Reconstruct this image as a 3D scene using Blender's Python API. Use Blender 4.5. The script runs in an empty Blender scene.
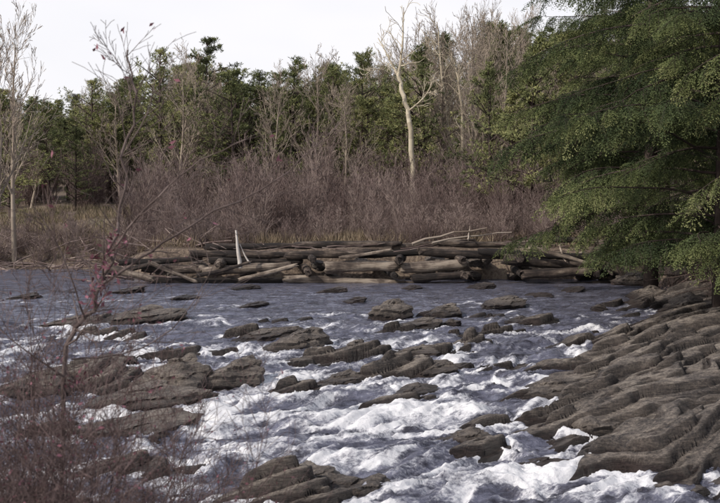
import bpy, math, random
import numpy as np
from mathutils import Vector, Matrix
rng = np.random.default_rng(7); random.seed(7)
R = random
S = bpy.context.scene
root = S.collection
CAMZ = 3.0

# ---------------------------------------------------------------- noise
PERM = np.random.default_rng(3).permutation(4096)
GA = np.random.default_rng(4).random(4096)*2*np.pi
def perlin(x, y, seed=0):
    x = np.asarray(x, float); y = np.asarray(y, float)
    xi = np.floor(x).astype(int); yi = np.floor(y).astype(int)
    xf = x-xi; yf = y-yi
    def g(ix, iy, dx, dy):
        h = PERM[(PERM[(ix+seed*131) & 4095]+iy*17) & 4095]
        a = GA[h]; return np.cos(a)*dx+np.sin(a)*dy
    u = xf*xf*xf*(xf*(xf*6-15)+10); v = yf*yf*yf*(yf*(yf*6-15)+10)
    n00 = g(xi, yi, xf, yf); n10 = g(xi+1, yi, xf-1, yf)
    n01 = g(xi, yi+1, xf, yf-1); n11 = g(xi+1, yi+1, xf-1, yf-1)
    return ((n00*(1-u)+n10*u)*(1-v)+(n01*(1-u)+n11*u)*v)*1.4
def fbm(x, y, o=4, seed=0):
    s = 0; a = 1; f = 1; t = 0
    for i in range(o):
        s = s+a*perlin(x*f, y*f, seed+i); t += a; a *= .5; f *= 2.03
    return s/t
def sstep(a, b, x):
    t = np.clip((x-a)/(b-a), 0, 1); return t*t*(3-2*t)

# ---------------------------------------------------------------- mesh helpers
def mesh_obj(name, parts, mats, smooth=True, parent=None, link=True, attr='tint'):
    V = []; F = []; M = []; T = []; off = 0
    for v, f, mi, t in parts:
        if len(f) == 0: continue
        v = np.asarray(v, np.float32).reshape(-1, 3); f = np.asarray(f, np.int32).reshape(-1, 4)
        V.append(v); F.append(f+off); M.append(np.full(len(f), mi, np.int32))
        T.append(np.broadcast_to(np.asarray(t, np.float32), (len(v),))); off += len(v)
    V = np.concatenate(V); F = np.concatenate(F).astype(np.int32); M = np.concatenate(M); T = np.concatenate(T)
    me = bpy.data.meshes.new(name)
    me.vertices.add(len(V)); me.vertices.foreach_set('co', V.ravel())
    me.loops.add(F.size); me.loops.foreach_set('vertex_index', F.ravel())
    me.polygons.add(len(F))
    me.polygons.foreach_set('loop_start', np.arange(0, F.size, 4, dtype=np.int32))
    me.polygons.foreach_set('material_index', M)
    me.polygons.foreach_set('use_smooth', np.full(len(F), smooth))
    for m in mats: me.materials.append(m)
    at = me.attributes.new(attr, 'FLOAT', 'POINT'); at.data.foreach_set('value', T)
    me.update(calc_edges=True)
    if not link: return me
    ob = bpy.data.objects.new(name, me); root.objects.link(ob)
    if parent: ob.parent = parent
    return ob
def place(name, me, loc, rz=0, sc=1, parent=None, tilt=(0, 0)):
    ob = bpy.data.objects.new(name, me); root.objects.link(ob)
    ob.location = loc; ob.rotation_euler = (tilt[0], tilt[1], rz)
    ob.scale = (sc, sc, sc) if not hasattr(sc, '__len__') else sc
    if parent: ob.parent = parent
    return ob
def xform(parts, loc, rz, sc, dt=0, keep=None):
    c, s = math.cos(rz), math.sin(rz); Rm = np.array([[c, s, 0], [-s, c, 0], [0, 0, 1]])
    out = []
    for v, f, mi, t in parts:
        out.append(((v*np.array(sc))@Rm+np.array(loc), f, mi, np.clip(t+dt, 0, 1)))
    return out
def empty(name, loc=(0, 0, 0)):
    e = bpy.data.objects.new(name, None); root.objects.link(e); e.location = loc
    e.empty_display_size = .2; return e
def nrm(a): return a/(np.linalg.norm(a, axis=-1, keepdims=True)+1e-9)
def tubes(segs, k=3):
    a = np.array(segs, float); p0 = a[:, 0:3]; p1 = a[:, 3:6]; r0 = a[:, 6]; r1 = a[:, 7]
    d = nrm(p1-p0); ref = np.where(np.abs(d[:, 2:3]) > .9, np.array([[1., 0, 0]]), np.array([[0, 0, 1.]]))
    u = nrm(np.cross(d, ref)); w = np.cross(d, u)
    ang = np.arange(k)*2*np.pi/k
    cs = np.cos(ang)[None, :, None]; sn = np.sin(ang)[None, :, None]
    ring = u[:, None]*cs+w[:, None]*sn
    A = p0[:, None]+ring*r0[:, None, None]; B = p1[:, None]+d[:, None]*r1[:, None, None]*.3+ring*r1[:, None, None]
    V = np.concatenate([A, B], 1).reshape(-1, 3)
    n = len(a); base = (np.arange(n)*2*k)[:, None]; i = np.arange(k)[None]; j = (i+1) % k
    F = np.stack([base+i, base+j, base+k+j, base+k+i], -1).reshape(-1, 4)
    return V, F
def ribbons(segs):
    a = np.array(segs, float); p0 = a[:, 0:3]; p1 = a[:, 3:6]; r0 = a[:, 6:7]; r1 = a[:, 7:8]
    d = nrm(p1-p0); u = nrm(np.cross(d, rng.normal(size=d.shape)))
    V = np.stack([p0-u*r0, p0+u*r0, p1+u*r1, p1-u*r1], 1).reshape(-1, 3)
    return V, np.arange(len(a)*4).reshape(-1, 4)
def twigparts(segs, thr, k=5, lo=.15, hi=.85):
    big = [s for s in segs if s[6] > thr]; sm = [s for s in segs if s[6] <= thr]; out = []
    if big:
        V, F = tubes(big, k); out.append((V, F, 0, np.repeat(rng.uniform(lo, hi, len(big)), 2*k)))
    if sm:
        V, F = ribbons(sm); out.append((V, F, 0, np.repeat(rng.uniform(lo, hi, len(sm)), 4)))
    return out
def quads(c, u, v):
    V = np.stack([c-u-v*.6, c+u*.2-v, c+u, c+u*.2+v], 1)
    n = len(c); F = np.arange(n*4).reshape(n, 4)
    return V.reshape(-1, 3), F
def gridmesh(xs, ys, Z):
    X, Y = np.meshgrid(xs, ys)
    V = np.stack([X, Y, Z], -1).reshape(-1, 3)
    nx = len(xs); ny = len(ys)
    i, j = np.meshgrid(np.arange(nx-1), np.arange(ny-1))
    a = (j*nx+i).ravel()
    F = np.stack([a, a+1, a+nx+1, a+nx], -1)
    return V, F

# ---------------------------------------------------------------- materials
def newmat(name):
    m = bpy.data.materials.new(name); m.use_nodes = True
    nt = m.node_tree; b = nt.nodes['Principled BSDF']; return m, nt, b
def N(nt, t, **kw):
    n = nt.nodes.new(t)
    for k, v in kw.items(): setattr(n, k, v)
    return n
def ramp(nt, fac, stops):
    r = N(nt, 'ShaderNodeValToRGB'); e = r.color_ramp.elements
    while len(e) < len(stops): e.new(.5)
    for el, (p, c) in zip(e, stops): el.position = p; el.color = (*c, 1)
    nt.links.new(fac, r.inputs[0]); return r.outputs[0]
def noise(nt, scale, detail=5, vec=None, rough=.6, sc3=None, rot=None):
    n = N(nt, 'ShaderNodeTexNoise'); n.inputs['Scale'].default_value = scale
    n.inputs['Detail'].default_value = detail; n.inputs['Roughness'].default_value = rough
    if vec is None:
        vec = N(nt, 'ShaderNodeTexCoord').outputs['Object']
    if rot is not None:
        m0 = N(nt, 'ShaderNodeMapping'); m0.inputs['Rotation'].default_value = rot; nt.links.new(vec, m0.inputs[0]); vec = m0.outputs[0]
    if sc3:
        mp = N(nt, 'ShaderNodeMapping'); mp.inputs['Scale'].default_value = sc3
        nt.links.new(vec, mp.inputs[0]); vec = mp.outputs[0]
    nt.links.new(vec, n.inputs['Vector']); return n.outputs['Fac']
def math2(nt, op, a, b=None, clamp=False):
    n = N(nt, 'ShaderNodeMath', operation=op); n.use_clamp = clamp
    for i, q in enumerate((a, b)):
        if q is None: continue
        if isinstance(q, (int, float)): n.inputs[i].default_value = q
        else: nt.links.new(q, n.inputs[i])
    return n.outputs[0]
def bump(nt, b, h, st=.5, dist=.05):
    n = N(nt, 'ShaderNodeBump'); n.inputs['Strength'].default_value = st; n.inputs['Distance'].default_value = dist
    nt.links.new(h, n.inputs['Height']); nt.links.new(n.outputs[0], b.inputs['Normal'])
def attr(nt, name='tint'):
    return N(nt, 'ShaderNodeAttribute', attribute_name=name).outputs['Fac']

def tint_mat(name, stops, rough=.8):
    m, nt, b = newmat(name)
    c = ramp(nt, attr(nt), stops)
    d = N(nt, 'ShaderNodeBsdfDiffuse'); nt.links.new(c, d.inputs['Color'])
    nt.links.new(d.outputs[0], nt.nodes['Material Output'].inputs[0]); nt.nodes.remove(b)
    return m
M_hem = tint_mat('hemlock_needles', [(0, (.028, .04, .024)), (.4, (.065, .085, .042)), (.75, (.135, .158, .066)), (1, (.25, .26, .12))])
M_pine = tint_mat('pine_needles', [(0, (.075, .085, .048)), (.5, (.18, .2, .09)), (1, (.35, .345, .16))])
M_bark = tint_mat('dark_bark', [(0, (.05, .04, .036)), (1, (.13, .10, .09))])
M_twig = tint_mat('thicket_twigs', [(0, (.12, .086, .08)), (.6, (.23, .178, .165)), (1, (.35, .285, .25))])
M_bare = tint_mat('bare_tree_bark', [(0, (.2, .165, .135)), (1, (.40, .335, .27))])
M_syc = tint_mat('sycamore_bark', [(0, (.42, .36, .27)), (1, (.6, .54, .42))])
M_fgt = tint_mat('brush_twigs', [(0, (.06, .044, .042)), (1, (.22, .165, .16))])
M_sap = tint_mat('sapling_bark', [(0, (.09, .07, .065)), (1, (.2, .16, .15))])
M_leaf = tint_mat('withered_leaves', [(0, (.12, .05, .06)), (1, (.32, .15, .19))])
M_grass = tint_mat('dead_grass', [(0, (.15, .115, .08)), (1, (.32, .26, .185))])
M_ggrass = tint_mat('green_grass', [(0, (.09, .095, .045)), (1, (.26, .25, .12))])
M_drift = tint_mat('driftwood', [(0, (.2, .16, .13)), (1, (.44, .38, .32))])
M_post = tint_mat('bleached_wood', [(0, (.42, .38, .34)), (1, (.6, .56, .52))])

M_ground, nt, b = newmat('leaf_litter')
n1 = noise(nt, .35, 4); n2 = noise(nt, 9, 5)
f = math2(nt, 'ADD', math2(nt, 'MULTIPLY', n1, .5), math2(nt, 'MULTIPLY', n2, .5))
nt.links.new(ramp(nt, f, [(.36, (.05, .038, .03)), (.47, (.14, .105, .08)), (.55, (.24, .185, .14)), (.64, (.22, .20, .12))]), b.inputs['Base Color'])
b.inputs['Roughness'].default_value = .95; bump(nt, b, n2, .8, .1)

def rockmat(name):
    m, nt, b = newmat(name)
    geo = N(nt, 'ShaderNodeNewGeometry').outputs['Position']
    n1 = noise(nt, 1.3, 5, geo, .7); n2 = noise(nt, 2.5, 7, geo, .75, (1.0, 3.6, 12), (0, 0, -.45)); n3 = noise(nt, 26, 3, geo, .8)
    f = math2(nt, 'ADD', math2(nt, 'MULTIPLY', n1, .38), math2(nt, 'ADD', math2(nt, 'MULTIPLY', n2, .37), math2(nt, 'MULTIPLY', n3, .25)))
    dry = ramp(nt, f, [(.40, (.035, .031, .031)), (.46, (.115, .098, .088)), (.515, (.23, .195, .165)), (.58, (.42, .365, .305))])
    wet_shade = attr(nt, 'wet_shade')  # waterline wetness; on the ledge also painted riser and crack shade
    w = math2(nt, 'ADD', wet_shade, math2(nt, 'MULTIPLY', math2(nt, 'SUBTRACT', n1, .5), 1.2), True)
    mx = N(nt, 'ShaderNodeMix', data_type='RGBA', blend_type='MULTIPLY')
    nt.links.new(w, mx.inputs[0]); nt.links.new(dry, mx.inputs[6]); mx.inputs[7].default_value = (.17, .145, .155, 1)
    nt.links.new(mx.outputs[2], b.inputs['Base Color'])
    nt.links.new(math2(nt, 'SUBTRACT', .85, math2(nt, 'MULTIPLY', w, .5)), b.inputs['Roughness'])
    bump(nt, b, math2(nt, 'ADD', n2, math2(nt, 'MULTIPLY', n3, .25)), 1, .09)
    return m
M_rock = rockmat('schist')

M_log, nt, b = newmat('weathered_log')
n1 = noise(nt, 4, 7, None, .75, (.22, 4, 4)); n2 = noise(nt, 1.6, 3)
oi = N(nt, 'ShaderNodeObjectInfo').outputs['Random']
f = math2(nt, 'ADD', math2(nt, 'ADD', math2(nt, 'MULTIPLY', n1, .55), math2(nt, 'MULTIPLY', n2, .4)), math2(nt, 'MULTIPLY', math2(nt, 'SUBTRACT', oi, .5), .26))
nt.links.new(ramp(nt, f, [(.39, (.018, .014, .013)), (.47, (.06, .045, .038)), (.55, (.16, .125, .10)), (.64, (.40, .335, .27))]), b.inputs['Base Color'])
b.inputs['Roughness'].default_value = .9; bump(nt, b, n1, 1, .08)

# water
M_water, nt, b = newmat('river_water')
geo = N(nt, 'ShaderNodeTexCoord').outputs['Object']
fo = attr(nt, 'foam')
fn = noise(nt, 14, 5, geo, .75, (.8, 1.4, 1), (0, 0, -.4)); fn2 = noise(nt, 2.2, 5, geo, .7, (.6, 2.2, 1), (0, 0, -.4))
g = math2(nt, 'ADD', fo, math2(nt, 'ADD', math2(nt, 'MULTIPLY', math2(nt, 'SUBTRACT', fn, .5), 1.5), math2(nt, 'MULTIPLY', math2(nt, 'SUBTRACT', fn2, .5), 1.3)))
mr = N(nt, 'ShaderNodeMapRange', interpolation_type='SMOOTHSTEP'); mr.inputs[1].default_value = .26; mr.inputs[2].default_value = .98
nt.links.new(g, mr.inputs[0]); mask = mr.outputs[0]
wc = ramp(nt, fn2, [(.36, (.045, .043, .058)), (.6, (.165, .17, .23))]); nt.links.new(wc, b.inputs['Base Color'])
b.inputs['Roughness'].default_value = .1; b.inputs['IOR'].default_value = 1.45
bump(nt, b, math2(nt, 'ADD', fn2, math2(nt, 'MULTIPLY', fn, .25)), 1, .12)
fb = N(nt, 'ShaderNodeBsdfDiffuse')
nt.links.new(ramp(nt, g, [(.3, (.38, .39, .46)), (1., (.84, .84, .86))]), fb.inputs['Color'])
bump(nt, fb, fn, .7, .05)
mx = N(nt, 'ShaderNodeMixShader'); nt.links.new(mask, mx.inputs[0]); nt.links.new(b.outputs[0], mx.inputs[1]); nt.links.new(fb.outputs[0], mx.inputs[2])
nt.links.new(mx.outputs[0], nt.nodes['Material Output'].inputs[0])

# ---------------------------------------------------------------- river profile
def strikeS(x, y): return y*.92-x*.36+fbm(x*.25, y*.25, 3, 5)*1.8
def Wl(y): return -.3-.036*np.clip(34-y, 0, 40)
def Wst(x, y):
    s = strikeS(x, y); P = 1.9
    q = s/P; fl = np.floor(q); fr = q-fl
    st = (fl+sstep(.0, .3, fr))*P
    dl = (st-s)*sstep(33, 25, y)
    return Wl(y)+.036*2.6*dl, fr
def blob(x, y, cx, cy, rx, ry, rot=0):
    c, s = math.cos(rot), math.sin(rot); dx = x-cx; dy = y-cy
    u = (dx*c+dy*s)/rx; v = (-dx*s+dy*c)/ry
    return np.exp(-(u*u+v*v))
EXP = [(-6.9, 28.5, 2.4, .9, .78, .1), (-5.3, 20.2, 2.4, 1.1, .78, .3), (-4.6, 16.6, 2.2, .9, .76, .2), (-.4, 22.8, 2., .45, .74, .45),
        (1.2, 21.2, 2., .5, .77, .45), (1.6, 23.4, 1.6, .45, .73, .5), (-2.6, 25.8, 1.8, .5, .70, .1), (-.9, 13.1, 1.8, .6, .84, .2), (2.6, 29.5, 2.6, .6, .64, .1), (-4.5, 12.6, 2., .7, .72, .1),
        (.8, 18.6, 1.6, .4, .72, .5), (2.2, 17.0, 1.4, .4, .75, .5), (-1.2, 19.6, 1.2, .4, .68, .4), (3.6, 26.2, 1.8, .4, .71, .3), (-4, 23.4, 1.8, .45, .72, .2), (.9, 26.6, 1.5, .4, .70, .3),
        (2.9, 21.8, 1.8, .45, .77, .45), (-6.2, 25.8, 1.6, .5, .72, .1), (5.2, 28.2, 1.8, .45, .7, .2), (1.7, 15.4, 1.2, .4, .76, .4), (-2.4, 28.6, 1.5, .4, .66, .1), (2.6, 24.4, 1.3, .35, .70, .4), (-3.2, 14.4, 1.2, .5, .76, .3)]
def exposure(x, y):
    edge = np.interp(y, [10, 13, 14.5, 16, 18, 20, 22, 24, 26, 28.5, 30], [4.8, 3.9, 3.2, 2.5, 2.2, 2.6, 3.6, 5.0, 6.3, 7.6, 8.4])
    e = np.clip((x-edge)*.20-.02, -.5, .75)
    for cx, cy, rx, ry, a, rot in EXP:
        e = np.maximum(e, -.5+a*blob(x, y, cx, cy, rx, ry, rot))
    return e
def bed(x, y):
    a = math.radians(31); w = fbm(x*.35, y*.35, 3, 33)*.9
    u = x*math.cos(a)+y*math.sin(a); v = -x*math.sin(a)+y*math.cos(a)+w
    H0 = Wl(y)+exposure(x, y)-.03+fbm(u*.22, v*1.0, 3, 41)*.62+fbm(u*.4, v*2.1, 3, 45)*.36
    pl = .21*x-.01*y+fbm(x*.2, y*.2, 2, 61)*.55
    T = .21; q = (H0-pl)/T
    def st(q, sh):
        f = np.floor(q); fr = q-f; return f+sstep(.5-sh, .5+sh, fr), fr
    s1, f1 = st(q, .10); s2, f2 = st(q*3+.4, .2)
    c1 = np.exp(-((f1-.37)/.07)**2); c2 = np.exp(-((f2-.28)/.12)**2)
    k = .82+.18*sstep(-.25, .25, fbm(x*.45, y*.45, 3, 66))
    H = pl+T*(.68*s1+.32*(s2-.4)/3)
    H = k*H+(1-k)*H0
    fine = fbm(u*1.0, v*5, 4, 47)*.035+fbm(x*4, y*4, 3, 49)*.015
    return H-c1*.07*k+fine, c1*k*1.1+c2*.35

# ---------------------------------------------------------------- terrain
def terrain(x, y):
    x = np.asarray(x, float); y = np.asarray(y, float)
    n = fbm(x*.12, y*.12, 4, 50); nf = fbm(x*.7, y*.7, 4, 55)
    base = Wl(y)-.9
    yf = 41.0+5.2*sstep(-9, -11.5, x)+nf*.5*sstep(-9, -11, x)
    t = y-yf
    far = -1.2+2.15*sstep(0, 1.3+1.2*sstep(-9, -12, x), t)*(1-.38*sstep(-8, -12, x))+np.clip(t-3, 0, 25)*.06+np.clip(t-28, 0, 200)*.11+n*.8*sstep(2, 12, t)
    far = far+sstep(-9, -14, x)*np.clip(t-1, 0, 14)*.11
    xr = np.interp(y, [-20, 8, 12, 30, 40, 60], [9, 8, 9, 10, 10.6, 11])+nf*.8
    t2 = x-xr
    rt = base+(-base+.15)*sstep(0, 2.2, t2)+np.clip(t2-1, 0, 40)*.22+nf*.25
    xb = np.interp(y, [-20, 2, 5, 9, 14], [6, 3.5, 2, -3, -9])
    nl = base+(-base-.3)*sstep(1.2, -1.2, x-xb)
    nl = nl+np.clip(sstep(7.5, 1.5, y)*1.5, 0, 2)*sstep(1.5, -1, x-xb)+nf*.1
    lf = base+(-base+.3)*sstep(-17, -21, x)*sstep(33, 27, y)+nf*.1
    return np.maximum.reduce([base+nf*.1, far, rt, nl*sstep(30, 20, y)+(1-sstep(30, 20, y))*base, lf])
def tz(x, y): return float(terrain(np.array([x]), np.array([y]))[0])

def axis(pts):
    out = []
    for (a, b2, st) in pts: out += list(np.arange(a, b2, st))
    return np.array(out)
xs = axis([(-400, -60, 20), (-60, -20, 1.5), (-20, 20, .25), (20, 60, 1.5), (60, 401, 20)])
ys = axis([(-60, -10, 5), (-10, 60, .25), (60, 120, 2), (120, 620, 20)])
X, Y = np.meshgrid(xs, ys)
V, F = gridmesh(xs, ys, terrain(X, Y))
mesh_obj('ground', [(V, F, 0, 0)], [M_ground])

xs = axis([(-11, 12.5, .030)]); ys = []
y = 10.0
while y < 33: ys.append(y); y += .0017*y
ys = np.array(ys)
X, Y = np.meshgrid(xs, ys); Z, cr = bed(X, Y)
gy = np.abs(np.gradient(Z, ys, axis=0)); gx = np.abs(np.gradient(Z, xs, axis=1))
wet_shade = sstep(.30, .04, Z-Wl(Y))*.95+sstep(.35, 1.2, gy+gx)*.6+cr*.5-.12  # wet near the waterline, plus shade painted on steep risers and in cracks
V, F = gridmesh(xs, ys, Z)
mesh_obj('rock_ledge', [(V, F, 0, wet_shade.ravel())], [M_rock], attr='wet_shade', smooth=True)

# ---------------------------------------------------------------- rocks
def dist_for(py):
    d = 20.
    for _ in range(30): d = (CAMZ-float(Wl(np.array(d))))*1000/(py-200)
    return d
def at(px, py):
    d = dist_for(py); return (px-360)/1000*d, d, d/1000
ROCKS = [(298, 355, 64, 22, .8), (388, 321, 50, 18, .8), (415, 331, 64, 9, .5), (446, 318, 38, 12, .8), (452, 328, 26, 8, .7), (500, 309, 46, 9, .8),
 (172, 398, 86, 38, .6), (228, 394, 76, 28, .6), (352, 357, 40, 13, .8), (258, 343, 70, 10, .5), (355, 303, 22, 5, .8), (330, 293, 26, 4, .8),
 (410, 362, 60, 11, .5), (338, 390, 50, 13, .6), (465, 452, 60, 16, .6), (548, 404, 64, 18, .6), (432, 380, 64, 12, .5), (405, 402, 60, 9, .5),
 (596, 440, 100, 28, .7), (612, 384, 34, 12, .8), (300, 506, 130, 22, .5), (366, 508, 60, 20, .7), (128, 327, 90, 14, .6),
 (60, 331, 70, 11, .6), (120, 416, 130, 20, .6), (110, 446, 130, 16, .6), (30, 402, 90, 26, .7), (90, 374, 70, 12, .6), (600, 312, 16, 7, .9), (540, 297, 30, 3, .8), (480, 289, 30, 3, .8), (575, 292, 26, 4, .8),
 (410, 290, 22, 3, .8), (20, 300, 40, 5, .6), (120, 294, 40, 4, .7), (650, 300, 36, 12, .9), (690, 312, 44, 16, .8), (634, 286, 36, 12, .9), (668, 338, 60, 12, .6),
 (250, 308, 30, 4, .7), (180, 300, 26, 4, .7), (240, 290, 30, 3, .8), (520, 325, 40, 6, .6), (545, 474, 60, 10, .5)]
import bmesh
bm = bmesh.new(); bmesh.ops.create_icosphere(bm, subdivisions=5, radius=1)
icoV = np.array([v.co[:] for v in bm.verts]); icoF = [[v.index for v in f.verts] for f in bm.faces]; bm.free()
rockinfo = []
def make_rock(cx, cy, cz, sx, sy, sz, seed, rot, name='river_rock'):
    r = np.random.default_rng(seed)
    nP = 11; nn = nrm(r.normal(size=(nP, 3))*np.array([1, 1, .7])); nn[0] = nrm(np.array([-.25, .1, 1.])); nn[1] = nrm(np.array([.35, -.3, 1.]))
    dd = r.uniform(.6, .95, nP); dd[0] = .6; dd[1] = .66
    dots = icoV@nn.T
    rad = np.min(np.where(dots > .05, dd/np.maximum(dots, .05), 9), 1); rad = np.minimum(rad, 1.2)
    v = icoV*rad[:, None]
    o = seed*7.3
    dsp = fbm(v[:, 0]*1.8+o, v[:, 1]*1.8+v[:, 2]*2.3, 5, 60)*.2
    v = v+nrm(v)*dsp[:, None]
    lay = v[:, 2]*5.+v[:, 0]*.6+fbm(v[:, 0]*.8+o, v[:, 1]*.8, 2, 70)*.6
    fr = lay-np.floor(lay); k = (sstep(.0, .12, fr)-fr)*.09+(fr < .1)*-.04
    v = v+nrm(v*np.array([1, 1, .05]))*k[:, None]
    v = v*np.array([sx, sy, sz])
    c, s = math.cos(rot), math.sin(rot)
    v = np.stack([v[:, 0]*c-v[:, 1]*s, v[:, 0]*s+v[:, 1]*c, v[:, 2]+v[:, 0]*.14], 1)
    me = bpy.data.meshes.new(name); me.from_pydata(v.tolist(), [], icoF)
    me.materials.append(M_rock)
    a = me.attributes.new('wet_shade', 'FLOAT', 'POINT')
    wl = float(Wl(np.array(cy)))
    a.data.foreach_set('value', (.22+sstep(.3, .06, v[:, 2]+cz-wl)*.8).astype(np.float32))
    ob = bpy.data.objects.new(name, me); root.objects.link(ob); ob.location = (cx, cy, cz); return ob
for i, (px, py, w, h, asp) in enumerate(ROCKS):
    x, d, k = at(px, py)
    sx = w*k/2*1.1; hz = h*k; sy = sx*asp*1.1
    top = float(Wl(np.array(d)))+hz*.9; sz = max(hz*1.7, .22)
    cy = d+sy*.6
    make_rock(x, cy, top-sz*.62, sx, sy, sz, 100+i, R.uniform(.05, .5))
    rockinfo.append((x, cy, sx, sy, hz))

# ---------------------------------------------------------------- water
xs = axis([(-70, -20, 2), (-20, -8.5, .12), (-8.5, 9.5, .036), (9.5, 13, .15)]); ys = [2.0, 4, 6, 8, 9.5]
y = 10.5
while y < 48.5: ys.append(y); y += .0023*y
ys = np.array(ys); X, Y = np.meshgrid(xs, ys)
Wz, fr = Wst(X, Y)
near = sstep(38, 22, Y)
a = math.radians(27); wx = fbm(X*.3, Y*.3, 3, 80)*1.6
Uc = X*math.cos(a)+Y*math.sin(a)+wx; Vc = -X*math.sin(a)+Y*math.cos(a)+wx*.8
rid = 1-np.abs(fbm(Uc*.55, Vc*1.5, 4, 90))*2.8
rid2 = 1-np.abs(fbm(Uc*1.6, Vc*3.6, 4, 92))*2.8
rip = fbm(Uc*1.2, Vc*4, 4, 95)
patch = sstep(-.15, .3, fbm(Uc*.3, Vc*.55, 3, 99))
B, _ = bed(X, Y); depth = Wz-B
FO = [(330, 330, 1.0, .35, .6), (200, 325, 1.3, .4, .8), (385, 348, 1.6, .35, .6), (300, 382, 1.6, .5, .9), (210, 425, 1.0, .9, 1), (240, 465, 1.3, .7, 1), (320, 425, 1.5, .6, 1.), (370, 440, 1.2, .5, 1),
      (400, 418, 1.3, .4, 1), (445, 480, 1.1, .5, 1.), (560, 485, 1.3, .5, 1.), (490, 436, 1, .4, .9), (500, 365, 1.6, .25, .7), (380, 375, 1.2, .35, .9), (200, 480, 1, .5, .8), (60, 368, 1.2, .3, .7), (600, 500, .9, .4, 1), (280, 320, 1., .3, .5), (520, 490, 1.5, .4, .9), (350, 470, 1.2, .35, .8), (560, 335, 2, .2, .6), (140, 300, 2, .3, .4), (510, 300, 2.2, .25, .4), (440, 392, 1.2, .25, .9), (150, 360, 1.5, .25, .7), (30, 345, 1.5, .25, .6), (450, 350, 1.2, .25, .6), (290, 405, 1.4, .4, .9), (250, 360, 1.3, .25, .7), (430, 440, 1.2, .4, .9)]
FM = np.zeros_like(X)
for px, py, rx, ry, am in FO:
    x, d, k = at(px, py); FM = np.maximum(FM, am*blob(X, Y, x, d, rx, ry*1.4, .4))
chute = sstep(0, .1, fr)*(1-sstep(.28, .75, fr))
rockF = np.zeros_like(X)
for x, cy, sx, sy, hz in rockinfo:
    q = np.sqrt(((X-x)/(sx*1.1))**2+((Y-cy)/(sy*1.1))**2)
    rockF = np.maximum(rockF, np.exp(-((q-1.05)/.18)**2)*.45*sstep(.05, .2, hz))
    dn = np.exp(-((X-x)/(sx*.8))**2)*sstep(cy, cy-sy*1.4, Y)*sstep(cy-sy*3.4, cy-sy*1.5, Y)
    rockF = np.maximum(rockF, dn*.4*near)
streak = fbm(Uc*.9, Vc*3.2, 5, 111)
crest = sstep(.5, 1., rid)
foam = near*(chute*.54*patch+.04+crest*.26*(.3+.7*patch))+FM*.6+rockF*.4+sstep(.16, .0, depth)*.36*near+.02
foam = foam+streak*1.0*sstep(.0, .4, foam)+sstep(.08, .45, streak)*.34*sstep(41, 33, Y)
foam = np.clip(foam, 0, 1.15)
turb = .4+.6*sstep(.1, .7, foam)
calm = sstep(41, 34, Y)
Z = Wz+near*((rid-.5)*.14+(rid2-.5)*.07)*turb+rip*(.02+.05*calm+.04*near)+fbm(X*5, Y*6, 3, 120)*.04*near*turb+FM*.04*near
V, F = gridmesh(xs, ys, Z)
mesh_obj('river_water', [(V, F, 0, foam.ravel())], [M_water], attr='foam')

# ---------------------------------------------------------------- branching
def rv(): return np.array([R.gauss(0, 1), R.gauss(0, 1), R.gauss(0, 1)])
def unit(v): return v/(np.linalg.norm(v)+1e-9)
def grow(segs, p, d, L, r, depth, cfg, tips=None):
    n = cfg['steps'][depth]; st = L/n; p = np.array(p, float); d = unit(np.array(d, float))
    rmin = cfg['rmin']; r0 = r
    for i in range(n):
        d = unit(d+rv()*cfg['kink'][depth]+np.array([0, 0, cfg['up'][depth]]))
        r1 = max(rmin, r*(1-(i+1)/n*cfg.get('taper', .8))); p1 = p+d*st
        segs.append((*p, *p1, max(r0, rmin), r1)); r0 = r1
        if depth+1 < len(cfg['steps']) and (i+1)/n > cfg['start'][depth]:
            for _ in range(cfg['kids'][depth]):
                s = unit(rv()); s = unit(s-d*np.dot(s, d)); a = cfg['ang'][depth]*R.uniform(.7, 1.3)
                nd = d*math.cos(a)+s*math.sin(a)
                grow(segs, p1-d*st*R.random()*.8, nd, L*cfg['len'][depth]*R.uniform(.6, 1.2)*(1.15-.6*(i/n)), max(rmin, r1*.55), depth+1, cfg, tips)
        p = p1
    if tips is not None and depth >= len(cfg['steps'])-2: tips.append(p)

SHR = []
for v in range(7):
    segs = []
    cfg = dict(steps=[6, 4, 2], kink=[.08, .1, .12], up=[.05, .1, .08], start=[.15, .1, 0], kids=[2, 2, 0], ang=[.42, .45, .45], len=[.4, .45, .4], rmin=.0085, taper=.85)
    for s in range(12):
        a = R.random()*6.28; sp = R.uniform(.03, .5)
        grow(segs, (math.cos(a)*R.random()*.6, math.sin(a)*R.random()*.6, -.1), (math.cos(a)*sp, math.sin(a)*sp, 1), R.uniform(1.8, 4.8), R.uniform(.016, .036), 0, cfg)
    SHR.append(twigparts(segs, .022, 4))
BT = []
for v in range(6):
    segs = []
    cfg = dict(steps=[9, 5, 4, 2], kink=[.05, .09, .12, .15], up=[.03, .12, .1, .06], start=[.3, .1, .1, 0], kids=[2, 2, 2, 0], ang=[.6, .55, .5, .45], len=[.42, .42, .42, .4], rmin=.011, taper=.85)
    grow(segs, (0, 0, -.2), (R.uniform(-.1, .1), R.uniform(-.1, .1), 1), 9.6, .16, 0, cfg)
    BT.append(twigparts(segs, .035, 5, .25, .75))
PN = []
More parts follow.
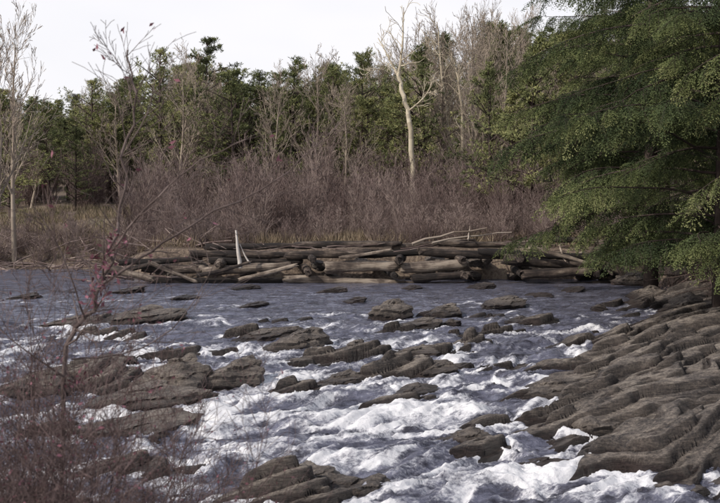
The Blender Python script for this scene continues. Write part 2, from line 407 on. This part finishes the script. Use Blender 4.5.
for v in range(8):
    segs = []; C = []; U = []; W = []; T = []
    H = 12; d = np.array([R.uniform(-.04, .04), R.uniform(-.04, .04), 1])
    segs.append((0, 0, -.3, d[0]*H, d[1]*H, H, .2, .03))
    z = H*R.uniform(.1, .25); asym = R.random()*6.28
    while z < H-.2:
        t = z/H; Lm = (4.6*(1-t)**.7*min(1, .55+t)+.25)
        for b_ in range(R.randint(2, 4)):
            a = R.random()*6.28; L = Lm*R.choice([.45, .7, .9, 1.1, 1.3])*(1+.25*math.cos(a-asym))
            pp = np.array([d[0]*z, d[1]*z, z]); bd = unit(np.array([math.cos(a), math.sin(a), R.uniform(.0, .4)+t*.6]))
            bt = R.uniform(.15, .8)
            n = 5
            for i in range(n):
                bd = unit(bd+rv()*.12+np.array([0, 0, .05])); p1 = pp+bd*L/n
                segs.append((*pp, *p1, .05*(1-i/n)+.012, .05*(1-(i+1)/n)+.012))
                if i >= 2 or (i == 1 and L < 1.5):
                    for c_ in range(4 if i < 4 else 5):
                        off = rv()*np.array([.38, .38, .11])*(.3+.7*L/3)
                        cc = p1+off-bd*R.random()*L/n
                        m = 10
                        dirs = nrm(rng.normal(size=(m, 3))+np.array([0, 0, .6])+bd*.6)
                        ln = rng.uniform(.08, .18, m)[:, None]
                        C.append(cc+dirs*ln); U.append(dirs*ln); side = nrm(np.cross(dirs, rng.normal(size=(m, 3)))); W.append(side*.026)
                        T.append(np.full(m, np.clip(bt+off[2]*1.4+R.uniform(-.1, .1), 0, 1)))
                pp = p1
        z += R.uniform(.35, .8)
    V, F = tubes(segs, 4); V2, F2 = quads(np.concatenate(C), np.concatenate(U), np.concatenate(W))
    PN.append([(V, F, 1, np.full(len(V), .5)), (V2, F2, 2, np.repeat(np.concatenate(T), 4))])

# ---------------------------------------------------------------- thicket
P = []
for i in range(290):
    d = 46+18*R.random()**1.2; px = R.uniform(-90, 640); x = (px-360)/1000*d
    if i > 265: d = R.uniform(63, 72); px = R.uniform(-60, 140); x = (px-360)/1000*d
    if d < 63 and px < 110+R.random()*50: continue
    if x > 10: continue
    s = R.uniform(.4, .95)*(.75+.3*sstep(46, 58, d))
    P += xform(SHR[i % 7], (x, d, tz(x, d)-.05), R.random()*6.28, (s, s, s*R.uniform(.8, 1.2)), R.uniform(-.35, .3))
mesh_obj('alder_thicket', P, [M_twig])
P = []
for i in range(130):
    d = R.uniform(42.8, 48); px = R.uniform(-60, 650); x = (px-360)/1000*d
    if x < -9.5: d += 5
    s = R.uniform(.18, .42); P += xform(SHR[i % 7], (x, d, tz(x, d)-.02), R.random()*6.28, (s*1.4, s*1.4, s), R.uniform(-.3, .3))
for i in range(45):
    d = R.uniform(24, 44); x = np.interp(d, [24, 44], [10.6, 11.6])+R.random()*4
    s = R.uniform(.2, .5); P += xform(SHR[i % 7], (x, d, tz(x, d)-.05), R.random()*6.28, (s*1.3, s*1.3, s), R.uniform(-.25, .25))
mesh_obj('bank_brush', P, [M_twig])
# forest
skx = [-300, 0, 60, 100, 150, 200, 240, 300, 370, 410, 450, 510, 700, 1000]; sky_ = [90, 90, 92, 84, 62, 54, 70, 62, 56, 42, 24, 18, 8, 8]
def tree_parts(px, d, top, tmpl, base, wid=1.):
    x = (px-360)/1000*d; g = tz(x, d); h = max(4, CAMZ+(200-top)/1000*d-g); s = h/base
    w = (s*.5+.5)*wid
    return xform(tmpl, (x, d, g), R.random()*6.28, (w, w, s), R.uniform(-.3, .3))
P = []
for i in range(320):
    d = R.uniform(62, 120); px = R.uniform(-120, 740)
    pine = R.random() < (.72 if px < 375 else .3)
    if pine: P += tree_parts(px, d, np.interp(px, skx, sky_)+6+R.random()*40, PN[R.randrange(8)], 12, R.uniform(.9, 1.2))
    else: P += tree_parts(px, d, np.interp(px, skx, sky_)+(R.random()**1.1)*60, BT[R.randrange(6)], 10.5, R.uniform(.8, 1.1))
for i in range(70):
    d = R.uniform(120, 180); px = R.uniform(-120, 740)
    P += tree_parts(px, d, np.interp(px, skx, sky_)+R.uniform(12, 50), R.choice(BT+PN), 11, 1.2)
MT = [M_bare, M_bark, M_pine]
mesh_obj('distant_forest', P, MT)
for px, d, top, w in [(92, 68, 82, 1.), (160, 68, 52, .95), (205, 70, 44, 1.0), (238, 68, 72, .9), (290, 66, 62, 1), (330, 68, 68, .95), (362, 72, 54, .9), (50, 66, 106, 1.), (12, 58, 92, 1.1), (492, 56, 70, .9), (528, 50, 40, 1.), (130, 70, 80, .95), (180, 66, 90, .9), (310, 64, 100, .9), (75, 62, 130, .8), (512, 54, 90, 1.)]:
    mesh_obj('pine_tree', tree_parts(px, d, top, PN[R.randrange(8)], 12, w), MT)
for px, d, top in [(450, 64, 22), (432, 70, 28), (475, 66, 16), (345, 60, 88), (-8, 41, 5), (14, 48, 22), (500, 60, 18), (465, 60, 34), (485, 70, 12), (420, 66, 44), (265, 62, 74)]:
    mesh_obj('bare_tree', tree_parts(px, d, top, BT[R.randrange(6)], 10.5, .85), MT)

# ---------------------------------------------------------------- sycamore
def PW(px, py, d): return np.array([(px-360)/1000*d, d, CAMZ+(200-py)/1000*d])
segs = []
d0 = 58.
def limb(segs, pts, r0, r1, sub=0, cfg=None, tips=None, L=1.5):
    pts = [np.array(p, float) for p in pts]
    fine = []; m = len(pts)
    for i in range(m-1):   # Catmull-Rom through the control points
        a, b_ = pts[i], pts[i+1]; a0 = pts[i-1] if i > 0 else a*2-b_; b0 = pts[i+2] if i+2 < m else b_*2-a
        for q in range(5):
            t = q/5; fine.append(.5*(2*a+(b_-a0)*t+(2*a0-5*a+4*b_-b0)*t*t+(3*a-a0-3*b_+b0)*t**3))
    fine.append(pts[-1]); n = len(fine)
    sc = np.linalg.norm(fine[-1]-fine[0])*.0035
    fine = [f+(rv()*sc if 0 < i < n-1 else 0) for i, f in enumerate(fine)]
    for i in range(n-1):
        ra = r0+(r1-r0)*i/(n-1); rb = r0+(r1-r0)*(i+1)/(n-1)
        segs.append((*fine[i], *fine[i+1], ra, rb))
        if sub and i > n*.15:
            for _ in range(sub):
                dd = unit(fine[i+1]-fine[i]); s = unit(rv()); s = unit(s-dd*np.dot(s, dd))
                grow(segs, fine[i], dd*.7+s*.75, L*R.uniform(.5, 1.2), rb*.55, 0, cfg, tips)
cs = dict(steps=[4, 3], kink=[.2, .22], up=[.06, .05], start=[.1, 0], kids=[1, 0], ang=[.7, .7], len=[.5, .5], rmin=.014, taper=.8)
x0 = (414-360)/1000*d0
limb(segs, [(x0, d0, tz(x0, d0)-.2), PW(411, 140, d0), PW(407, 110, d0), PW(398, 78, d0+.3)], .19, .12, 0)
limb(segs, [PW(398, 78, d0+.3), PW(402, 50, d0), PW(403, 10, d0)], .11, .025, 1, cs, None, 1.8)
limb(segs, [PW(398, 78, d0+.3), PW(390, 62, d0+.5), PW(378, 40, d0+1)], .08, .025, 1, cs, None, 1.4)
limb(segs, [PW(408, 112, d0), PW(424, 98, d0-.6), PW(434, 78, d0-.8)], .055, .022, 1, cs, None, 1.4)
limb(segs, [PW(399, 84, d0), PW(384, 72, d0-1), PW(366, 70, d0-1.5)], .055, .022, 1, cs, None, 1.4)
V, F = tubes(segs, 6)
mesh_obj('sycamore_tree', [(V, F, 0, np.repeat(rng.random(len(segs)), 12))], [M_syc])
for (bx0, top, dd, lean) in [(446, 24, 64., 10), (428, 50, 66., -6), (460, 60, 62., 8)]:
    segs = []; xx = (bx0-360)/1000*dd
    limb(segs, [(xx, dd, tz(xx, dd)-.2), PW(bx0+2, 130, dd), PW(bx0-lean*.4, 80, dd), PW(bx0-lean, top, dd)], .13, .03, 1, cs, None, 1.9)
    V, F = tubes(segs, 5); mesh_obj('sycamore_tree', [(V, F, 0, np.repeat(rng.random(len(segs))*.4, 10))], [M_syc])

# ---------------------------------------------------------------- hemlock
def frond(seed):
    r = np.random.default_rng(seed); C = []; U = []; W = []; T = []
    for i in range(13):
        t = (i+.7)/13
        for sg in (-1, 1):
            L = (.42*(1-t)**.7+.07)*r.uniform(.7, 1.15); a = sg*math.radians(r.uniform(38, 60))
            o = np.array([t, 0, -.25*t*t]); dd = np.array([math.cos(a), math.sin(a), -.15])
            k = max(3, int(L/.034))
            for j in range(k):
                s = (j+.6)/k; c = o+dd*L*s+np.array([0, 0, -.25*s*s*L*2])+r.normal(size=3)*.012
                ax = unit(dd+r.normal(size=3)*.6)
                sd = unit(np.cross(ax, np.array([0, 0, 1])+r.normal(size=3)*.6))
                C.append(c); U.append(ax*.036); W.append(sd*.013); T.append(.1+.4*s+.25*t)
    V, F = quads(np.array(C), np.array(U), np.array(W)); return V, F, np.repeat(T, 4)
FR = [frond(i) for i in range(4)]
def hemlock(name, H, Lmax, seed, zmin):
    R.seed(seed); segs = []
    segs.append((0, 0, -.3, .1, .05, H*.5, .3, .2)); segs.append((.1, .05, H*.5, 0, 0, H, .2, .03))
    z = zmin; VV = []; FF = []; TT = []; off = 0
    while z < H-.3:
        t = z/H; a = R.random()*6.28
        for q in range(3 if z < 10 else 1):
            a += 2.1*R.uniform(.6, 1.4)
            L = Lmax*(1-t)**.6*R.choice([.5, .75, .95, 1.1])*R.uniform(.9, 1.1)*min(1, .5+.25*(z-zmin))
            p = np.array([0, 0, z]); d = unit(np.array([math.cos(a), math.sin(a), R.uniform(.1, .4)])); n = 9
            lt = R.uniform(-.25, .3)
            for i in range(n):
                d = unit(d+rv()*.07+np.array([0, 0, -.06])); p1 = p+d*L/n
                segs.append((*p, *p1, .04*(1-i/n)+.006, .04*(1-(i+1)/n)+.006))
                if i >= 1:
                    side = unit(np.cross(d, (0, 0, 1)))
                    for sg in ((-1, 1) if i < n-1 else (-1, 0, 1)):
                        for rep in range(2 if i > 2 else 1):
                            fd = unit(d*R.uniform(.4, 1)+side*sg*R.uniform(.3, 1.1)+np.array([0, 0, R.uniform(-.8, -.1)]))
                            up = unit(np.array([0, 0, 1.])+rv()*.4); zz = unit(up-fd*np.dot(up, fd)); yy = np.cross(zz, fd)
                            s = R.uniform(.5, 1.15)*(1.15-.5*abs(i/n-.5))*(.55+.45*min(1, L/4))
                            v, f, tt = FR[R.randrange(4)]
                            o = p+d*L/n*R.random()
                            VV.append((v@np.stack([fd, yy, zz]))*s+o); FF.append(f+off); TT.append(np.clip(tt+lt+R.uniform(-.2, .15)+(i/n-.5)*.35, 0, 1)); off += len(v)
                            segs.append((*o, *(o+fd*s*.9+np.array([0, 0, -.15*s])), .006, .002))
                p = p1
        z += R.uniform(.27, .44)
    V, F = tubes(segs, 3)
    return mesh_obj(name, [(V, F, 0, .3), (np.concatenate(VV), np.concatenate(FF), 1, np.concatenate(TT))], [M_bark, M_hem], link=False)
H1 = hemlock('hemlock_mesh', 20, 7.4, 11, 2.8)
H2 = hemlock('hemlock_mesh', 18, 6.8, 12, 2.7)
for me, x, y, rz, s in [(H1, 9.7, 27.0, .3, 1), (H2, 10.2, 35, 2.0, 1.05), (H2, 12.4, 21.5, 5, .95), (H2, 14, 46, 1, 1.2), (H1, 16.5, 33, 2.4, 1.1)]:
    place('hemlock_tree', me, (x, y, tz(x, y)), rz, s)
R.seed(99)

# ---------------------------------------------------------------- log crib dam
dam = empty('log_crib_dam', (0, 40, 0))
def log_mesh(L, r0, r1, seed, bend=.03, k=12, n=22):
    r = np.random.default_rng(seed); vs = []; fs = []
    ph = r.random()*6
    for i in range(n+1):
        t = i/n; rr = r0+(r1-r0)*t; by = math.sin(t*3.1+ph)*bend*L*.15; bz = math.sin(t*2.6+ph*2)*bend*L*.16
        for j in range(k):
            a = j*2*math.pi/k
            q = rr*(1+float(perlin(np.array(t*L*1.2+seed), np.array(math.cos(a)*1.3+math.sin(a)*.9+seed*.7), 5))*.32)
            ex = 0
            if i in (0, n): ex = r.uniform(-.12, .12); q *= .85
            vs.append((-L/2+t*L+ex, by+math.cos(a)*q, bz+math.sin(a)*q))
    for i in range(n):
        for j in range(k):
            fs.append((i*k+j, i*k+(j+1) % k, (i+1)*k+(j+1) % k, (i+1)*k+j))
    fs.append(tuple(range(k))[::-1]); fs.append(tuple(n*k+j for j in range(k)))
    me = bpy.data.meshes.new('log'); me.from_pydata(vs, [], fs); me.materials.append(M_log)
    me.polygons.foreach_set('use_smooth', [True]*(n*k)+[False, False]); return me
lc = [0]
def log(p0, p1, r0, r1=None, parent=dam, name='log', bend=.1):
    lc[0] += 1; r1 = r1 or r0*.8
    p0 = Vector(p0); p1 = Vector(p1); L = (p1-p0).length
    ob = bpy.data.objects.new('%s_%d' % (name, lc[0]), log_mesh(L, r0, r1, lc[0]*3+1, bend)); root.objects.link(ob)
    q = (p1-p0).to_track_quat('X', 'Z'); ob.rotation_mode = 'QUATERNION'; ob.rotation_quaternion = q
    mid = (p0+p1)/2; ob.parent = parent; ob.location = mid-parent.location; return ob
LG = [
 (205, 245, 335, 248, 3.2, 40.6), (296, 247, 400, 243, 3.6, 40.5), (392, 246, 474, 242, 3., 40.6), (440, 242, 540, 245, 3., 40.6), (530, 240, 622, 243, 2.8, 40.6),
 (190, 252, 300, 257, 3.8, 40.3), (286, 254, 372, 253, 4.2, 40.1), (360, 256, 432, 250, 3.8, 40.3), (420, 250, 562, 256, 4.2, 40.2), (480, 249, 642, 261, 3.6, 39.9),
 (323, 268, 398, 267, 6., 39.6), (402, 269, 468, 263, 5.6, 39.7), (503, 260, 592, 265, 5.2, 39.7), (522, 276, 594, 270, 5., 39.4), (412, 277, 472, 275, 4.2, 39.6), (556, 254, 640, 264, 4., 40.1),
 (285, 281, 402, 283, 3.8, 39.8), (388, 283, 470, 285, 3.4, 39.8), (505, 286, 640, 281, 3.8, 39.8), (600, 262, 648, 281, 3.8, 39.6),
 (144, 267, 206, 271, 4.8, 39.9), (203, 270, 292, 267, 4.6, 39.8), (150, 279, 284, 282, 3.8, 39.7), (106, 268, 152, 280, 4., 39.4), (120, 262, 200, 258, 3.2, 40.4), (210, 259, 300, 263, 3.8, 40.2),
 (530, 247, 588, 264, 2.6, 39.3), (100, 279, 160, 262, 2.8, 39.6), (240, 280, 296, 264, 2.2, 39.3), (196, 276, 250, 262, 2., 39.3), (340, 258, 392, 249, 1.8, 39.5), (610, 250, 628, 284, 2.4, 39.2), (150, 262, 196, 282, 2., 39.3)]
for a, b_, c, e, r, d in LG:
    log(PW(a, b_, d), PW(c, e, d+R.uniform(-.2, .2)), r*d/1000*1.05, r*d/1000*R.uniform(.7, .95))
for px in [222, 312, 399, 466, 521, 596]:
    for py in ([260, 275] if px > 280 else [263]):
        p = PW(px+R.uniform(-5, 5), py+R.uniform(-2, 2), 39.25); q = p+np.array([R.uniform(-.4, .4), 2.2, .1])
        log(p, q, R.uniform(.13, .19), .15, bend=.02, name='cross_log')
R.seed(5)
for i in range(40):
    x = R.uniform(-8.3, 10.9); make_rock(x, R.uniform(40.9, 41.5), R.uniform(-.4, .6), R.uniform(.25, .45), R.uniform(.25, .35), R.uniform(.15, .25), 400+i, R.random()*3, 'fill_stone')
for o in list(bpy.data.objects):
    if o.name.startswith('fill_stone'): l = o.location.copy(); o.parent = dam; o.location = l-dam.location
dw = empty('driftwood_pile', (0, 40, 1))
def stick_obj(name, lst, mat, k=6, parent=None):
    segs = []
    for p0, p1, r in lst:
        p0 = np.array(p0, float); p1 = np.array(p1, float); n = 5; L = np.linalg.norm(p1-p0); pr = p0
        off = rv()*L*.04
        for i in range(n):
            t = (i+1)/n; q = p0+(p1-p0)*t+off*math.sin(t*3.14)+rv()*L*.008
            segs.append((*pr, *q, r*(1-.6*i/n), r*(1-.6*t))); pr = q
    V, F = tubes(segs, k); ob = mesh_obj(name, [(V, F, 0, np.repeat(rng.random(len(segs)), 2*k))], [mat])
    if parent: ob.parent = parent; ob.location = -parent.location
    return ob
stick_obj('bleached_post', [(PW(240, 268, 39.2), PW(236, 231, 39.3), .10), (PW(250, 264, 39.2), PW(240, 244, 39.3), .04)], M_post, parent=dw)
stick_obj('pale_branches', [(PW(412, 244, 40.2), PW(486, 228, 40.4), .06), (PW(432, 243, 40), PW(512, 231, 40.6), .045), (PW(468, 240, 40), PW(470, 226, 40.8), .035),
       (PW(560, 244, 40), PW(566, 262, 39.2), .045)], M_drift, parent=dw)
lst = []
for i in range(60):
    px = R.uniform(130, 640); d = R.uniform(39.6, 42); z0 = .95 if px > 200 else .3; x = (px-360)/1000*d; a = R.gauss(0, .4); L = R.uniform(.5, 2)
    lst.append(((x, d, z0+R.uniform(-.1, .35)), (x+L*math.cos(a), d+L*math.sin(a)*.6, z0+R.uniform(-.1, .4)), R.uniform(.01, .03)))
stick_obj('sticks', lst, M_twig, parent=dw)
lst = []
for i in range(130):
    px = R.uniform(-60, 215); d = R.uniform(39.5, 45.5) if px > 100 else R.uniform(45.5, 50); x = (px-360)/1000*d; g = max(tz(x, d), -.3); a = R.uniform(0, 6.28); L = R.uniform(1, 3.6)
    lst.append(((x, d, g+R.uniform(-.1, .3)), (x+L*math.cos(a), d+L*math.sin(a)*.5, g+R.uniform(.1, 1.1)), R.uniform(.012, .05)))
stick_obj('brush_pile', lst, M_twig, 5)
lst = []
for i in range(60):
    d = R.uniform(27, 40); x = np.interp(d, [27, 40], [9.6, 10.8])+R.uniform(-.3, 2.5); g = tz(x, d); L = R.uniform(.8, 2.5); a = R.uniform(2, 4.5)
    lst.append(((x, d, g+R.uniform(.2, .8)), (x+L*math.cos(a), d+L*math.sin(a), g+R.uniform(-.4, .3)), R.uniform(.01, .04)))
stick_obj('exposed_roots', lst, M_bark, 5)

# ---------------------------------------------------------------- grass
def grass(name, pts, h, mat):
    n = len(pts)
    p = np.array(pts); up = nrm(rng.normal(size=(n, 3))*np.array([.4, .4, .05])+np.array([0, 0, 1]))
    hh = (rng.uniform(.3, 1, n)*h)[:, None]/2; side = nrm(np.cross(up, rng.normal(size=(n, 3))))
    V, F = quads(p+up*hh, up*hh, side*.012)
    mesh_obj(name, [(V, F, 0, np.repeat(rng.random(n), 4))], [mat], smooth=False)
def gpts(n, xr, yr, thr=-.1, seed=1):
    x = rng.uniform(*xr, n); y = rng.uniform(*yr, n); m = fbm(x*.5, y*.5, 3, seed) > thr; x = x[m]; y = y[m]
    z = terrain(x, y); k = z > -.05; return np.stack([x, y, z], -1)[k]
grass('dry_grass', gpts(20000, (-10, 11), (42.2, 48), .04, 150), .8, M_grass)
grass('dry_grass', gpts(26000, (-28, -9), (47, 62), -.15, 151), .6, M_grass)
grass('green_grass', gpts(12000, (-28, -12), (50, 64), 0, 152), .45, M_ggrass)

# ---------------------------------------------------------------- foreground sapling & brush
R.seed(21)
segs = []; tips = []
cf = dict(steps=[4, 3], kink=[.12, .15], up=[.06, .05], start=[.1, 0], kids=[1, 0], ang=[.6, .6], len=[.5, .5], rmin=.0015, taper=.8)
D = 6.
bx = (52-360)/1000*D
limb(segs, [(bx, D, tz(bx, D)-.1), PW(62, 378, D), PW(84, 320, D), PW(108, 262, D+.05), PW(124, 190, D+.1), PW(134, 110, D+.1), PW(130, 52, D+.1)], .017, .005, 1, cf, tips, .45)
limb(segs, [PW(112, 250, D), PW(140, 215, D-.1), PW(190, 168, D-.2), PW(246, 140, D-.3)], .008, .0025, 1, cf, tips, .35)
limb(segs, [PW(100, 285, D), PW(150, 252, D+.1), PW(215, 211, D+.3), PW(275, 182, D+.4), PW(342, 122, D+.5)], .010, .0026, 1, cf, tips, .38)
limb(segs, [PW(84, 320, D), PW(60, 250, D-.2), PW(30, 200, D-.3)], .006, .002, 1, cf, tips, .4)
limb(segs, [PW(70, 360, D), PW(130, 352, D+.3), PW(180, 320, D+.5), (PW(215, 262, D+.6))], .006, .002, 1, cf, tips, .4)
limb(segs, [PW(128, 150, D), PW(150, 110, D), PW(160, 60, D)], .005, .0018, 1, cf, tips, .3)
limb(segs, [PW(132, 90, D), PW(118, 60, D), PW(96, 36, D)], .003, .0013, 1, cf, tips, .15)
V, F = tubes(segs, 5)
C = []; U = []; W = []
cl = [PW(98, 284, D-.05), PW(104, 262, D-.05), PW(120, 246, D), PW(76, 378, D), PW(92, 300, D)]+[t for t in tips if R.random() < .1]
for i, c in enumerate(cl):
    m = 30 if i < 5 else 2
    dirs = nrm(rng.normal(size=(m, 3))-np.array([0, 0, .4])); ln = rng.uniform(.012, .026, m)[:, None]
    C.append(np.array(c)+rng.normal(size=(m, 3))*(.045 if i < 5 else .015)); U.append(dirs*ln); W.append(nrm(np.cross(dirs, rng.normal(size=(m, 3))))*ln*.45)
V2, F2 = quads(np.concatenate(C), np.concatenate(U), np.concatenate(W))
mesh_obj('bare_sapling', [(V, F, 0, np.repeat(rng.random(len(segs)), 10)), (V2, F2, 1, np.repeat(rng.random(len(V2)//4), 4))], [M_sap, M_leaf])
FB = []
for v in range(3):
    segs = []; tips = []
    cfg = dict(steps=[7, 4, 3], kink=[.14, .2, .25], up=[.04, .06, .02], start=[.1, .1, 0], kids=[2, 2, 0], ang=[.6, .65, .6], len=[.36, .45, .4], rmin=.0013, taper=.85)
    for s in range(12):
        a = R.random()*6.28; sp = R.uniform(.1, .6)
        grow(segs, (math.cos(a)*R.random()*.25, math.sin(a)*R.random()*.25, -.05), (math.cos(a)*sp, math.sin(a)*sp, 1), R.uniform(1.1, 1.9), R.uniform(.004, .008), 0, cfg, tips)
    V, F = tubes(segs, 3); tp = np.array(tips); tp = tp[rng.random(len(tp)) < .15]; m = len(tp)
    dirs = nrm(rng.normal(size=(m, 3))); V2, F2 = quads(tp, dirs*.011, nrm(np.cross(dirs, rng.normal(size=(m, 3))))*.006)
    FB.append(mesh_obj('brush_mesh', [(V, F, 0, np.repeat(rng.random(len(segs)), 6)), (V2, F2, 1, np.repeat(rng.random(m), 4))], [M_fgt, M_leaf], link=False))
for i, (px, d, top) in enumerate([(-30, 5, 310), (10, 5.3, 330), (45, 4.8, 360), (80, 5.2, 390), (120, 5, 420), (155, 5.4, 450), (20, 6.2, 310), (70, 6.5, 360), (-10, 4.3, 350), (40, 4.2, 430), (110, 6.3, 410), (190, 5.6, 485), (-50, 6, 290), (0, 7, 325), (90, 4.4, 460)]):
    x = (px-360)/1000*d; g = tz(x, d); h = CAMZ+(200-top)/1000*d-g
    s = h/1.75; place('streamside_shrub', FB[i % 3], (x, d, g), R.random()*6.28, (min(s, 1.1), min(s, 1.1), s))

# ---------------------------------------------------------------- light, sky, camera
sd = Vector((-.78, -.54, .0)).normalized(); el = math.radians(37)
sdir = Vector((sd.x*math.cos(el), sd.y*math.cos(el), math.sin(el)))
L = bpy.data.lights.new('sun', 'SUN'); L.energy = 3.0; L.angle = math.radians(1.); L.color = (1, .92, .83)
lo = bpy.data.objects.new('sun', L); root.objects.link(lo); lo.rotation_euler = sdir.to_track_quat('Z', 'Y').to_euler(); lo.location = (-30, -20, 40)
w = bpy.data.worlds.new('World'); S.world = w; w.use_nodes = True; nt = w.node_tree
sk = N(nt, 'ShaderNodeTexSky', sky_type='NISHITA'); sk.sun_disc = False; sk.sun_elevation = el; sk.sun_rotation = math.atan2(sdir.x, sdir.y)
sk.dust_density = 2.; sk.air_density = 1.
tc = N(nt, 'ShaderNodeTexCoord').outputs['Generated']; sep = N(nt, 'ShaderNodeSeparateXYZ'); nt.links.new(tc, sep.inputs[0])
mr = N(nt, 'ShaderNodeMapRange', interpolation_type='SMOOTHSTEP'); nt.links.new(sep.outputs[2], mr.inputs[0])
mr.inputs[1].default_value = .16; mr.inputs[2].default_value = .6; mr.inputs[3].default_value = .95; mr.inputs[4].default_value = .3
cn = noise(nt, 3, 3, tc, .6, (1, 1, 3))
fac = math2(nt, 'ADD', mr.outputs[0], math2(nt, 'MULTIPLY', math2(nt, 'SUBTRACT', cn, .5), .3), True)
mx = N(nt, 'ShaderNodeMix', data_type='RGBA'); nt.links.new(fac, mx.inputs[0]); nt.links.new(sk.outputs[0], mx.inputs[6]); mx.inputs[7].default_value = (8.0, 7.9, 8.2, 1)
bg = nt.nodes['Background']; bg.inputs[1].default_value = .125; nt.links.new(mx.outputs[2], bg.inputs[0])
cam = bpy.data.cameras.new('camera'); co = bpy.data.objects.new('camera', cam); root.objects.link(co)
co.location = (0, 0, CAMZ); co.rotation_euler = (math.radians(90-2.95), 0, 0); cam.lens = 50; cam.sensor_width = 36
cam.clip_end = 2000; cam.dof.use_dof = True; cam.dof.focus_distance = 28; cam.dof.aperture_fstop = 5.0
S.camera = co
S.view_settings.view_transform = 'Standard'; S.view_settings.look = 'None'; S.view_settings.exposure = 0
print('objects', len(bpy.data.objects))
